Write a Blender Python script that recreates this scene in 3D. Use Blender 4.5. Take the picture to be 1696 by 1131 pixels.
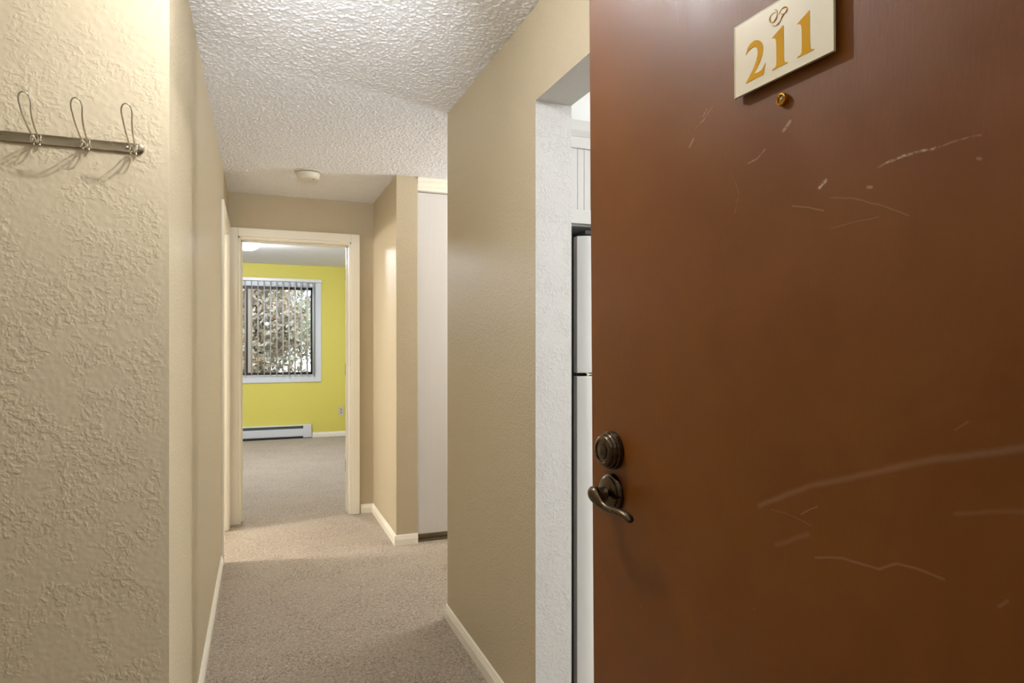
import bpy, bmesh, math, random
import numpy as np
from mathutils import Vector, Matrix

for o in list(bpy.data.objects):
    bpy.data.objects.remove(o, do_unlink=True)
S = bpy.context.scene
COL = S.collection
R = math.radians

# ------------------------------------------------------------------ camera
YAW = math.atan(418.5 / 1073)
cam_d = bpy.data.cameras.new('camera')
cam_d.sensor_width = 36
cam_d.lens = 36 * 1073 / 1696
cam_d.shift_y = 4.5 / 1696
cam_d.clip_start = 0.02
cam = bpy.data.objects.new('camera', cam_d)
COL.objects.link(cam)
cam.location = (0, 0, 1.31)
cam.rotation_euler = (R(90), 0, -YAW)
S.camera = cam

# ------------------------------------------------------------------ world and exposure
w = bpy.data.worlds.new('sky')
S.world = w
w.use_nodes = True
w.node_tree.nodes['Background'].inputs[0].default_value = (0.74, 0.87, 1.0, 1)
w.node_tree.nodes['Background'].inputs[1].default_value = 2.6
S.view_settings.view_transform = 'Standard'
S.view_settings.look = 'None'
S.view_settings.gamma = 1
S.view_settings.use_curve_mapping = False
S.view_settings.exposure = 0.75

# lamp powers (watts) and colours; the fittings are built further down
P_FOYER, C_FOYER = 12.0, (0.96, 0.98, 1.0)
P_FILL_HALL, C_FILL_HALL = 2.0, (0.96, 0.98, 1.0)
P_KITCHEN, C_KITCHEN = 76.0, (0.93, 0.97, 1.0)
P_BATH, C_BATH = 64.0, (1.0, 0.97, 0.92)
P_LIVING, C_LIVING = 10.0, (0.94, 0.97, 1.0)
P_FILL_UPLIGHT, C_FILL_UPLIGHT = 70.0, (0.90, 0.95, 1.0)
P_FILL_SPOT, C_FILL_SPOT = 72.0, (0.90, 0.95, 1.0)
P_FILL_BOWL, C_FILL_BOWL = 20.0, (0.90, 0.95, 1.0)
E_BEDLAMP = 180.0
H = 2.414          # ceiling height


# ------------------------------------------------------------------ helpers
def mesh_obj(name, verts, faces, mats, parent=None, fmat=None, smooth=False):
    me = bpy.data.meshes.new(name)
    me.from_pydata([tuple(v) for v in verts], [], faces)
    for m in (mats if isinstance(mats, (list, tuple)) else [mats]):
        me.materials.append(m)
    if fmat:
        for p, i in zip(me.polygons, fmat):
            p.material_index = i
    if smooth:
        for p in me.polygons:
            p.use_smooth = True
    me.update()
    o = bpy.data.objects.new(name, me)
    COL.objects.link(o)
    if parent:
        o.parent = parent
    return o


class MB:
    def __init__(s):
        s.v, s.f, s.m = [], [], []

    def box(s, x0, x1, y0, y1, z0, z1, mi=0, pick=None):
        b = len(s.v)
        s.v += [(x0, y0, z0), (x1, y0, z0), (x1, y1, z0), (x0, y1, z0),
                (x0, y0, z1), (x1, y0, z1), (x1, y1, z1), (x0, y1, z1)]
        fs = [((3, 2, 1, 0), '-z'), ((4, 5, 6, 7), '+z'), ((0, 1, 5, 4), '-y'),
              ((1, 2, 6, 5), '+x'), ((2, 3, 7, 6), '+y'), ((3, 0, 4, 7), '-x')]
        for f, d in fs:
            s.f.append(tuple(b + i for i in f))
            s.m.append(pick.get(d, mi) if pick else mi)
        return s

    def lathe(s, prof, mat=Matrix(), n=32, mi=0):
        """prof: (radius, height) along local z"""
        b = len(s.v)
        k = len(prof)
        for i in range(n):
            a = 2 * math.pi * i / n
            for r, z in prof:
                s.v.append(tuple(mat @ Vector((r * math.cos(a), r * math.sin(a), z))))
        for i in range(n):
            j = (i + 1) % n
            for q in range(k - 1):
                s.f.append((b + i * k + q, b + j * k + q, b + j * k + q + 1, b + i * k + q + 1))
                s.m.append(mi)
        if prof[0][0] > 1e-5:
            s.f.append(tuple(b + i * k for i in reversed(range(n)))); s.m.append(mi)
        if prof[-1][0] > 1e-5:
            s.f.append(tuple(b + i * k + k - 1 for i in range(n))); s.m.append(mi)
        return s

    def tube(s, pts, rad, n=10, mi=0, ell=None):
        """swept tube; rad number or list; ell = (a,b) list of cross-section scalings"""
        b = len(s.v)
        pts = [Vector(p) for p in pts]
        k = len(pts)
        up = None
        for i, p in enumerate(pts):
            t = (pts[min(i + 1, k - 1)] - pts[max(i - 1, 0)]).normalized()
            if up is None:
                up = Vector((0, 0, 1)) if abs(t.z) < .9 else Vector((1, 0, 0))
            up = (up - t * up.dot(t)).normalized()
            sd = t.cross(up)
            r = rad[i] if isinstance(rad, (list, tuple)) else rad
            ea, eb = ell[i] if ell else (1, 1)
            for j in range(n):
                a = 2 * math.pi * j / n
                s.v.append(tuple(p + sd * (r * ea * math.cos(a)) + up * (r * eb * math.sin(a))))
        for i in range(k - 1):
            for j in range(n):
                q = (j + 1) % n
                s.f.append((b + i * n + j, b + i * n + q, b + (i + 1) * n + q, b + (i + 1) * n + j))
                s.m.append(mi)
        s.f.append(tuple(b + j for j in reversed(range(n)))); s.m.append(mi)
        s.f.append(tuple(b + (k - 1) * n + j for j in range(n))); s.m.append(mi)
        return s

    def prism(s, prof, a, bpt, out, mi=0):
        """extrude 2-D profile (outwards, up) from point a to b; out = horizontal outward direction"""
        b = len(s.v)
        a, bpt, out = Vector(a), Vector(bpt), Vector(out)
        k = len(prof)
        for base in (a, bpt):
            for o_, z_ in prof:
                s.v.append(tuple(base + out * o_ + Vector((0, 0, z_))))
        for i in range(k):
            j = (i + 1) % k
            s.f.append((b + i, b + j, b + k + j, b + k + i)); s.m.append(mi)
        s.f.append(tuple(b + i for i in reversed(range(k)))); s.m.append(mi)
        s.f.append(tuple(b + k + i for i in range(k))); s.m.append(mi)
        return s

    def build(s, name, mats, parent=None, smooth=False, bevel=0, seg=2, auto=False):
        o = mesh_obj(name, s.v, s.f, mats, parent, s.m, smooth)
        bm = bmesh.new(); bm.from_mesh(o.data)
        bmesh.ops.recalc_face_normals(bm, faces=bm.faces)
        bm.to_mesh(o.data); bm.free()
        if bevel:
            m = o.modifiers.new('bevel', 'BEVEL')
            m.width = bevel; m.segments = seg; m.limit_method = 'ANGLE'
            m.harden_normals = False
        if auto:
            for p in o.data.polygons:
                p.use_smooth = True
            o.data.set_sharp_from_angle(angle=R(38))
        return o


def tag(o, label=None, cat=None, group=None, kind=None):
    if label: o['label'] = label
    if cat: o['category'] = cat
    if group: o['group'] = group
    if kind: o['kind'] = kind
    return o


def empty(name, loc=(0, 0, 0), rot=(0, 0, 0)):
    o = bpy.data.objects.new(name, None)
    COL.objects.link(o)
    o.location = loc
    o.rotation_euler = rot
    o.empty_display_size = .05
    return o


def copy_tree(o, parent=None):
    c = o.copy()
    COL.objects.link(c)
    c.parent = parent
    for ch in [x for x in o.children]:
        copy_tree(ch, c)
    return c


# ------------------------------------------------------------------ materials
def srgb(r, g, b):
    f = lambda c: (c / 255 / 12.92) if c / 255 <= .04045 else ((c / 255 + .055) / 1.055) ** 2.4
    return (f(r), f(g), f(b), 1)


def new_mat(name, col, rough=.6, metal=0.0, spec=.5, coat=0.0):
    m = bpy.data.materials.new(name)
    m.use_nodes = True
    b = m.node_tree.nodes['Principled BSDF']
    b.inputs['Base Color'].default_value = col
    b.inputs['Roughness'].default_value = rough
    b.inputs['Metallic'].default_value = metal
    b.inputs['Specular IOR Level'].default_value = spec
    b.inputs['Coat Weight'].default_value = coat
    return m


class NT:
    """tiny node helper"""
    def __init__(s, m):
        s.m = m; s.t = m.node_tree; s.b = s.t.nodes['Principled BSDF']

    def n(s, kind, **kw):
        x = s.t.nodes.new(kind)
        for k, v in kw.items():
            if k.startswith('i_'):
                x.inputs[k[2:].replace('_', ' ')].default_value = v
            else:
                setattr(x, k, v)
        return x

    def l(s, a, b):
        s.t.links.new(a, b)

    def coord(s):
        return s.n('ShaderNodeNewGeometry').outputs['Position']

    def noise(s, scale, detail=2, rough=.5, dist=0, vec=None, mapscale=None):
        x = s.n('ShaderNodeTexNoise')
        x.inputs['Scale'].default_value = scale
        x.inputs['Detail'].default_value = detail
        x.inputs['Roughness'].default_value = rough
        x.inputs['Distortion'].default_value = dist
        v = vec or s.coord()
        if mapscale:
            mp = s.n('ShaderNodeMapping')
            mp.inputs['Scale'].default_value = mapscale
            s.l(v, mp.inputs['Vector']); v = mp.outputs[0]
        s.l(v, x.inputs['Vector'])
        return x.outputs['Fac']

    def rng(s, src, a, b, c=0, d=1, smooth=True):
        x = s.n('ShaderNodeMapRange')
        x.interpolation_type = 'SMOOTHSTEP' if smooth else 'LINEAR'
        for i, v in zip((1, 2, 3, 4), (a, b, c, d)):
            x.inputs[i].default_value = v
        s.l(src, x.inputs[0])
        return x.outputs[0]

    def math(s, op, a, b=None):
        x = s.n('ShaderNodeMath', operation=op)
        for i, v in enumerate((a, b)):
            if v is None: continue
            if isinstance(v, (int, float)): x.inputs[i].default_value = v
            else: s.l(v, x.inputs[i])
        return x.outputs[0]

    def bump(s, h, dist, strength=1.0):
        x = s.n('ShaderNodeBump')
        x.inputs['Distance'].default_value = dist
        x.inputs['Strength'].default_value = strength
        s.l(h, x.inputs['Height'])
        s.l(x.outputs[0], s.b.inputs['Normal'])
        return x

    def mix(s, fac, c1, c2):
        x = s.n('ShaderNodeMix', data_type='RGBA')
        if isinstance(fac, (int, float)): x.inputs[0].default_value = fac
        else: s.l(fac, x.inputs[0])
        for i, c in ((6, c1), (7, c2)):
            if isinstance(c, tuple): x.inputs[i].default_value = c
            else: s.l(c, x.inputs[i])
        return x.outputs[2]


TAN = srgb(201, 186, 157)
def wall_paint(name, col, scale=150, dist=.0012, rough=.5):
    m = new_mat(name, col, rough, spec=.35)
    t = NT(m)
    a = t.noise(scale, 2, .5, .3)
    b = t.noise(scale * .35, 1, .5, .5)
    h = t.math('ADD', t.rng(a, .42, .62), t.math('MULTIPLY', b, .8))
    t.bump(h, dist, .75)
    return m

M_TAN = wall_paint('tan_orange_peel', TAN)
M_KNOCK = new_mat('tan_knockdown_plaster', TAN, .5, spec=.35)
t = NT(M_KNOCK); t.bump(t.noise(260, 2), .0006, .35)
M_YELLOW = wall_paint('yellow_wall', srgb(226, 214, 104), 90, .001)
M_CREAMWALL = wall_paint('cream_wall', srgb(224, 221, 212), 120, .001)
M_WHITEWALL = new_mat('white_textured_plaster', srgb(203, 201, 198), .45, spec=.4)
t = NT(M_WHITEWALL)
a = t.noise(62, 3, .6, 1.2); b = t.noise(17, 1, .5)
h = t.math('MULTIPLY', t.rng(a, .49, .56), t.rng(b, .35, .6, .25, 1))
t.bump(h, .0016, .8)
M_CEIL = new_mat('popcorn_ceiling', srgb(238, 237, 238), .85, spec=.2)
t = NT(M_CEIL)
t.bump(t.noise(420, 2, .6), .0015, .5)
M_CEILB = new_mat('smooth_ceiling', srgb(240, 240, 243), .8, spec=.2)
t = NT(M_CEILB); t.bump(t.noise(120, 2), .003, .6)
M_TRIM = new_mat('cream_gloss_trim', srgb(249, 243, 228), .35, spec=.45)
M_WHITE = new_mat('white_paint', srgb(226, 226, 224), .35)
M_CLOSET = new_mat('closet_door_white', srgb(214, 209, 204), .45)
t = NT(M_CLOSET)
t.l(t.mix(t.noise(60, 3, .6, 0, None, (1, 1, .05)), srgb(213, 209, 206), srgb(219, 215, 212)), t.b.inputs['Base Color'])
M_TRACK = new_mat('bronze_track', srgb(112, 99, 74), .4, metal=.5)
M_DARK = new_mat('dark_gap', srgb(26, 23, 20), .7)

# carpet
M_CARPET = new_mat('beige_carpet', srgb(180, 160, 135), .95, spec=.1)
t = NT(M_CARPET)
sp = t.noise(210, 3, .7, .6)
sp2 = t.noise(75, 2, .6, .8)
mo = t.noise(3.2, 4, .6, .8)
ln = t.noise(9, 3, .6, 1.6)
fac = t.rng(t.math('ADD', t.math('MULTIPLY', sp, .65), t.math('MULTIPLY', sp2, .35)), .38, .62, 0, 1, False)
c = t.mix(fac, srgb(98, 80, 62), srgb(230, 212, 190))
c2 = t.mix(t.rng(mo, .35, .68, 0, .38), c, srgb(200, 186, 163))
# pile tracks: thin dark curved lines where the pile was brushed
d = t.math('ABSOLUTE', t.math('SUBTRACT', ln, .5))
c3 = t.mix(t.rng(d, 0, .006, .16, 0), c2, srgb(110, 92, 72))
t.l(c3, t.b.inputs['Base Color'])
t.b.inputs['Sheen Weight'].default_value = .25
t.bump(t.math('ADD', sp, t.math('MULTIPLY', ln, .8)), .006, 1.0)
M_VINYL = new_mat('kitchen_vinyl', srgb(190, 178, 160), .4)
t = NT(M_VINYL); t.l(t.mix(t.noise(14, 3), srgb(182, 168, 148), srgb(200, 190, 172)), t.b.inputs['Base Color'])

M_METAL = new_mat('chromed_wire', srgb(205, 198, 185), .16, metal=1)
M_NICKEL = new_mat('aged_nickel_rail', srgb(150, 138, 116), .3, metal=1)
t = NT(M_NICKEL)
t.l(t.rng(t.noise(60, 3, .6, 0, None, (.2, 1, 1)), .3, .7, .2, .48), t.b.inputs['Roughness'])
M_BRONZE = new_mat('oil_rubbed_bronze', srgb(92, 78, 62), .27, metal=1)
t = NT(M_BRONZE); t.l(t.rng(t.noise(45, 3), .3, .7, .2, .36), t.b.inputs['Roughness'])
M_BRASS = new_mat('polished_brass', srgb(226, 170, 62), .2, metal=1)
M_LENS = new_mat('peephole_glass', srgb(150, 130, 80), .05, spec=.8)
M_HINGE = new_mat('steel_hinge', srgb(150, 146, 138), .35, metal=.9)
M_PLATE = new_mat('cream_acrylic', srgb(248, 235, 206), .28, coat=.4)
M_PLATEEDGE = new_mat('cream_acrylic_edge', srgb(214, 204, 168), .3, coat=.3)
M_GOLD = new_mat('gold_numeral', srgb(222, 162, 0), .5, spec=.08)
M_GOLDPALE = new_mat('pale_gold_script', srgb(216, 168, 80), .45)
M_FRIDGE = new_mat('white_enamel', srgb(226, 226, 224), .22, coat=.3)
t = NT(M_FRIDGE); t.bump(t.noise(400, 1), .0003, .3)
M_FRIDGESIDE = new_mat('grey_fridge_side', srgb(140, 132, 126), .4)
M_GASKET = new_mat('black_gasket', srgb(30, 28, 26), .6)
M_CABINET = new_mat('cabinet_white', srgb(202, 200, 197), .4)
M_PLASTIC = new_mat('cream_plastic', srgb(214, 206, 188), .45)
M_VANE = new_mat('vertical_blind_vinyl', srgb(222, 222, 218), .5)
M_VANE.node_tree.nodes['Principled BSDF'].inputs['Transmission Weight'].default_value = .0
M_WINFRAME = new_mat('dark_bronze_aluminium', srgb(62, 48, 44), .45, metal=.3)
M_CASEWHITE = new_mat('white_window_casing', srgb(222, 226, 232), .4)
M_HEATER = new_mat('white_heater_enamel', srgb(218, 220, 224), .4)
M_HEATDARK = new_mat('heater_grille', srgb(88, 100, 92), .5, metal=.4)
M_LAMPMETAL = new_mat('brushed_lamp_metal', srgb(150, 146, 138), .35, metal=.8)
M_GLASS = bpy.data.materials.new('window_glass')
M_GLASS.use_nodes = True
tt = M_GLASS.node_tree
tt.nodes.remove(tt.nodes['Principled BSDF'])
tr = tt.nodes.new('ShaderNodeBsdfTransparent'); gl = tt.nodes.new('ShaderNodeBsdfGlossy')
gl.inputs['Roughness'].default_value = .02
tr.inputs[0].default_value = (.95, .96, .96, 1)
mx = tt.nodes.new('ShaderNodeMixShader'); fr = tt.nodes.new('ShaderNodeFresnel')
fr.inputs[0].default_value = 1.45
tt.links.new(fr.outputs[0], mx.inputs[0]); tt.links.new(tr.outputs[0], mx.inputs[1])
tt.links.new(gl.outputs[0], mx.inputs[2]); tt.links.new(mx.outputs[0], tt.nodes['Material Output'].inputs[0])


def emit(name, col, st):
    m = new_mat(name, (1, 1, 1, 1), .4)
    m.node_tree.nodes['Principled BSDF'].inputs['Emission Color'].default_value = (*col, 1)
    m.node_tree.nodes['Principled BSDF'].inputs['Emission Strength'].default_value = st
    return m


# ------------------------------------------------------------------ height fields for real plaster relief
rng = np.random.default_rng(211)

def blur(a, r):
    if r <= 0: return a
    k = np.exp(-.5 * (np.arange(-int(3 * r) - 1, int(3 * r) + 2) / r) ** 2); k /= k.sum()
    h = len(k) // 2
    for ax in (0, 1):
        a = np.take(a, range(a.shape[ax]), axis=ax)
        p = np.pad(a, [(h, h) if i == ax else (0, 0) for i in (0, 1)], mode='wrap')
        out = np.zeros_like(a)
        n = a.shape[ax]
        for i, kv in enumerate(k):
            out += kv * (p[i:i + n] if ax == 0 else p[:, i:i + n])
        a = out
    return a

def gn(shape, r):
    a = blur(rng.standard_normal(shape), r)
    return (a - a.mean()) / a.std()

def sst(x, a, b):
    x = np.clip((x - a) / (b - a), 0, 1)
    return x * x * (3 - 2 * x)

def grid_mesh(name, P, mat, flip=False):
    """P: (n,m,3) array"""
    n, m = P.shape[:2]
    idx = np.arange(n * m).reshape(n, m)
    q = np.stack([idx[:-1, :-1], idx[1:, :-1], idx[1:, 1:], idx[:-1, 1:]], -1).reshape(-1, 4)
    if flip: q = q[:, ::-1]
    me = bpy.data.meshes.new(name)
    me.vertices.add(n * m); me.vertices.foreach_set('co', P.reshape(-1).astype(np.float32))
    me.loops.add(q.size); me.loops.foreach_set('vertex_index', q.reshape(-1).astype(np.int32))
    me.polygons.add(len(q))
    me.polygons.foreach_set('loop_start', (np.arange(len(q)) * 4).astype(np.int32))
    me.polygons.foreach_set('loop_total', np.full(len(q), 4, np.int32))
    me.polygons.foreach_set('use_smooth', np.ones(len(q), bool))
    me.materials.append(mat)
    me.update(calc_edges=True)
    o = bpy.data.objects.new(name, me)
    COL.objects.link(o)
    return o


# ------------------------------------------------------------------ SETTING
XL, XR = -0.21, 0.837         # corridor side walls
Y_HOOK, Y_NEAR, Y_CLOSET, Y_END, Y_BED = 1.82, 2.994, 4.20, 5.11, 9.52

# floors
m = MB().box(-3.2, 6.0, -1.7, 5.18, -.1, 0)
m.box(-3.2, 3.4, 5.18, 9.64, -.1, 0)
fl = m.build('floor', M_CARPET)
tag(fl, 'mottled beige cut-pile carpet running through the hallway into the yellow room', 'floor', kind='structure')
m = MB().box(.96, 3.6, .03, 2.9, 0, .004)
tag(m.build('floor', M_VINYL), 'smooth light vinyl floor of the kitchen beside the hallway', 'floor', kind='structure')

# ceilings
m = MB().box(-3.2, 6.0, -1.7, 5.18, H, H + .1)
ceil = m.build('ceiling', M_CEIL)
tag(ceil, 'white popcorn-textured hallway ceiling', 'ceiling', kind='structure')
m = MB().box(-3.2, 3.4, 5.18, 9.64, H, H + .1)
tag(m.build('ceiling', M_CEILB), 'plain white ceiling of the yellow room beyond the open doorway', 'ceiling', kind='structure')
# sprayed popcorn relief hanging 1-7 mm below the slab over the corridor
def popcorn(name, x0, x1, y0, y1, st):
    nx, ny = int((x1 - x0) / st), int((y1 - y0) / st)
    X, Y = np.meshgrid(np.linspace(x0, x1, nx), np.linspace(y0, y1, ny), indexing='ij')
    a = gn((nx, ny), .0034 / st); b = gn((nx, ny), .0018 / st)
    h = .0026 * sst(a, -.3, 1.6) + .0016 * sst(b, .1, 1.5)
    Z = H - .0015 - h
    o = grid_mesh(name, np.stack([X, Y, Z], -1), M_CEIL, flip=True)
    o.parent = ceil
    return o
popcorn('popcorn_texture', XL - .003, XR + .003, .9, 5.115, .0028)
popcorn('popcorn_texture', XR + .003, 1.5, Y_NEAR - .003, Y_CLOSET + .003, .0034)

# hook wall (left, facing the camera)
m = MB().box(-1.42, XL - .0005, Y_HOOK + .0006, Y_HOOK + .12, 0, H)
wl = m.build('wall_front_left', M_KNOCK)
tag(wl, 'beige knockdown-plaster wall with the wire coat hooks', 'wall', kind='structure')
st = .0017
x0, x1, z0, z1 = -.95, XL, .35, 2.38
nx, nz = int((x1 - x0) / st), int((z1 - z0) / st)
X, Z = np.meshgrid(np.linspace(x0, x1, nx), np.linspace(z0, z1, nz), indexing='ij')
n1 = gn((nx, nz), .0030 / st); n2 = gn((nx, nz), .0013 / st); big = gn((nx, nz), .020 / st); mid = gn((nx, nz), .0075 / st)
dens = sst(big + .45 * mid, -1.3, .5)                 # where the spatter is dense; smooth islands elsewhere
v = n1 + .45 * n2
ridge = np.exp(-((v - .55) / .34) ** 2) * .8 + sst(v, .45, .85) * .45
edge = sst(x1 - X, .012, .028)
h = dens * ridge * .00105 * (.25 + .75 * edge) + .00012 * gn((nx, nz), .004 / st)
bor = sst(X - x0, 0, .01) * sst(Z - z0, 0, .01) * sst(z1 - Z, 0, .01)
g = grid_mesh('knockdown_plaster', np.stack([X, Y_HOOK + .0002 - h * bor, Z], -1), M_KNOCK, flip=True)
g.parent = wl

# left corridor wall with a doorway near its far end
m = MB()
m.box(XL - .12, XL, Y_HOOK + .0016, 4.255, 0, H)
m.box(XL - .12, XL, 4.255, 4.965, 2.085, H)
m.box(XL - .12, XL, 4.965, Y_END, 0, H)
o = m.build('wall_left', M_TAN, bevel=.004)
tag(o, 'smooth beige corridor wall on the left, lit brighter at its near corner', 'wall', kind='structure')

# right corridor wall with the kitchen opening; reveals and kitchen side are white
m = MB()
pk = {'+x': 1}
m.box(XR, XR + .13, .03, 1.02, 0, H, 0, {'+x': 1, '+y': 1})
m.box(XR, XR + .13, 1.935, Y_NEAR, 0, H, 0, {'+x': 1, '-y': 1})
m.box(XR, XR + .13, 1.02, 1.935, 2.103, H, 0, {'+x': 1, '-z': 1})
o = m.build('wall_right', [M_TAN, M_WHITEWALL])
tag(o, 'beige corridor wall on the right with a white-lined kitchen opening', 'wall', kind='structure')

# closet stub, corridor end wall, header
m = MB()
m.box(.83, .972, Y_CLOSET, Y_END, 0, H)
m.box(.972, 2.44, 4.96, Y_END, 0, H)
m.box(2.44, 6.0, Y_CLOSET, Y_END, 0, H)
o = m.build('wall_closet', M_TAN, bevel=.003)
tag(o, 'pale beige wall corner jutting out beside the white closet door', 'wall', kind='structure')

DX0, DX1, DH = -.125, .642, 2.075
m = MB()
pick = {'+y': 1}
m.box(-3.2, DX0 - .012, Y_END, Y_END + .14, 0, H, 0, pick)
m.box(DX1 + .012, 6.0, Y_END, Y_END + .14, 0, H, 0, pick)
m.box(DX0 - .012, DX1 + .012, Y_END, Y_END + .14, DH + .012, H, 0, pick)
o = m.build('wall_end', [M_TAN, M_CREAMWALL])
tag(o, 'beige end wall of the corridor around the open doorway', 'wall', kind='structure')

# bedroom shell
WX0, WX1, WZ0, WZ1 = -1.06, .725, .87, 2.12
m = MB()
m.box(-3.2, WX0, Y_BED, Y_BED + .14, 0, H)
m.box(WX1, 3.3, Y_BED, Y_BED + .14, 0, H)
m.box(WX0, WX1, Y_BED, Y_BED + .14, 0, WZ0)
m.box(WX0, WX1, Y_BED, Y_BED + .14, WZ1, H)
o = m.build('wall_bedroom', M_YELLOW)
tag(o, 'yellow painted wall around the window in the far room', 'wall', kind='structure')
tag(MB().box(1.62, 1.74, Y_END + .14, Y_BED, 0, H).build('wall_bedroom_right', M_CREAMWALL), 'cream side wall of the far room, right of its window', 'wall', kind='structure')
tag(MB().box(-2.5, -2.38, Y_END + .14, Y_BED, 0, H).build('wall_bedroom_left', M_CREAMWALL), 'cream side wall of the far room, left of its window', 'wall', kind='structure')

# kitchen shell
m = MB()
m.box(XR + .13, 3.5, 2.87, Y_NEAR, 0, H, 0, {'+y': 1})
m.box(3.5, 3.62, .03, Y_NEAR, 0, H, 0, {'+x': 1})
tag(m.build('wall_kitchen', [M_WHITEWALL, M_TAN]), 'white kitchen walls behind the refrigerator', 'wall', kind='structure')
m = MB().box(XR + .131, 2.2, 2.13, 2.869, 2.105, H - .001)
tag(m.build('trim_kitchen', M_WHITE), 'white boxed soffit above the kitchen cabinet over the refrigerator', 'soffit', kind='structure')

# foyer side wall, entry wall (around the apartment door), building hallway behind the camera
m = MB().box(-1.42, -1.3, .16, Y_HOOK, 0, H)
tag(m.build('wall_foyer', M_TAN), 'beige side wall of the entry nook, left of the coat hooks', 'wall', kind='structure')
m = MB()
m.box(-3.2, -.32, .03, .155, 0, H)
m.box(.67, 3.62, .03, .155, 0, H)
m.box(-.32, .67, .03, .155, 2.06, H)
tag(m.build('wall_entry', M_CREAMWALL), 'cream wall around the apartment entrance behind the open brown door', 'wall', kind='structure')
m = MB()
m.box(-3.2, 6.0, -1.7, -1.58, 0, H)
m.box(-3.2, -3.08, -1.58, .03, 0, H)
m.box(5.9, 6.0, -1.58, 4.2, 0, H)
tag(m.build('wall_hallway', M_CREAMWALL), 'cream walls of the shared hallway outside the apartment', 'wall', kind='structure')
# bathroom on the left
m = MB()
m.box(-2.0, -1.88, 3.2, Y_END, 0, H)
m.box(-1.88, XL - .12, 3.2, 3.32, 0, H)
tag(m.build('wall_bathroom', M_CREAMWALL), 'cream bathroom walls behind the left doorway', 'wall', kind='structure')
# far end of the passage that leads right, past the closet
m = MB().box(3.62, 5.9, 2.87, Y_NEAR, 0, H)
tag(m.build('wall_passage', M_TAN), 'beige wall of the passage leading off to the right', 'wall', kind='structure')


# ------------------------------------------------------------------ baseboards
BB = [(0, 0), (.012, 0), (.0125, .042), (.010, .046), (.010, .052), (.0075, .056), (.0075, .062), (.003, .068), (0, .068)]
def baseboard(name, a, b, out, label):
    ln = (Vector(b) - Vector(a))
    o = MB().prism(BB, a, b, out).build(name, M_TRIM)
    tag(o, label, 'baseboard', kind='structure')
baseboard('baseboard_left', (XL, Y_HOOK, 0), (XL, 4.17, 0), (1, 0, 0), 'cream baseboard along the long left corridor wall')
baseboard('baseboard_front_left', (-1.3, Y_HOOK, 0), (XL + .012, Y_HOOK, 0), (0, -1, 0), 'cream baseboard below the coat-hook wall')
baseboard('baseboard_right', (XR, 1.935, 0), (XR, Y_NEAR + .012, 0), (-1, 0, 0), 'cream baseboard along the right corridor wall beside the kitchen opening')
baseboard('baseboard_passage', (XR - .012, Y_NEAR, 0), (3.6, Y_NEAR, 0), (0, 1, 0), 'cream baseboard round the back of the right corridor wall')
baseboard('baseboard_stub', (.83, Y_CLOSET - .012, 0), (.83, Y_END, 0), (-1, 0, 0), 'cream baseboard on the wall between end doorway and closet')
baseboard('baseboard_closet', (.818, Y_CLOSET, 0), (.972, Y_CLOSET, 0), (0, -1, 0), 'short cream baseboard facing the camera left of the closet door')
baseboard('baseboard_end', (.732, Y_END, 0), (.83, Y_END, 0), (0, -1, 0), 'short cream baseboard right of the end doorway')
baseboard('baseboard_bedroom', (.685, Y_BED, 0), (1.62, Y_BED, 0), (0, -1, 0), 'white baseboard under the outlet on the yellow wall')


# ------------------------------------------------------------------ door frames
def casing_set(name, axis, a0, a1, top, wall0, wall1, label, w_=.088, outs=(-1, 1), casing_w=None):
    """axis 'x': opening runs a0..a1 along X in a wall whose faces are at y=wall0 and y=wall1.
       axis 'y': opening along Y, wall faces at x=wall0/wall1"""
    root = empty(name, ((a0 + a1) / 2, wall0, 0) if axis == 'x' else (wall0, (a0 + a1) / 2, 0))
    tag(root, label, 'door frame', kind='structure')
    ox, oy = root.location.x, root.location.y
    def bx(mb, u0, u1, v0, v1, z0, z1):
        if axis == 'x': mb.box(u0 - ox, u1 - ox, v0 - oy, v1 - oy, z0, z1)
        else: mb.box(v0 - ox, v1 - ox, u0 - oy, u1 - oy, z0, z1)
    lo, hi = min(wall0, wall1), max(wall0, wall1)
    j = MB()
    bx(j, a0 - .012, a0, lo - .001, hi + .001, 0, top)
    bx(j, a1, a1 + .012, lo - .001, hi + .001, 0, top)
    bx(j, a0 - .012, a1 + .012, lo - .001, hi + .001, top, top + .012)
    mid = (lo + hi) / 2 + .02 * (1 if wall1 > wall0 else -1)
    bx(j, a0, a0 + .010, mid - .018, mid + .018, 0, top)
    bx(j, a1 - .010, a1, mid - .018, mid + .018, 0, top)
    bx(j, a0, a1, mid - .018, mid + .018, top - .010, top)
    j.build('jamb', M_TRIM, root, bevel=.0015)
    for side, face in ((-1, lo), (1, hi)):
        c = MB()
        f0, f1 = (face - .016, face) if side < 0 else (face, face + .016)
        g0, g1 = (face - .010, face) if side < 0 else (face, face + .010)
        wl_ = w_
        bx(c, a0 - wl_, a0 - .020, f0, f1, 0, top + wl_)
        bx(c, a0 - .020, a0 - .005, g0, g1, 0, top + .02)
        bx(c, a1 + .020, a1 + wl_, f0, f1, 0, top + wl_)
        bx(c, a1 + .005, a1 + .020, g0, g1, 0, top + .02)
        bx(c, a0 - .020, a1 + .020, f0, f1, top + .020, top + wl_)
        bx(c, a0 - .020, a1 + .020, g0, g1, top + .005, top + .020)
        c.build('casing', M_TRIM, root, bevel=.003)
    return root

bd = casing_set('door_1', 'x', DX0, DX1, DH, Y_END, Y_END + .14, 'cream casing of the open doorway at the corridor end', w_=.082)
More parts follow.
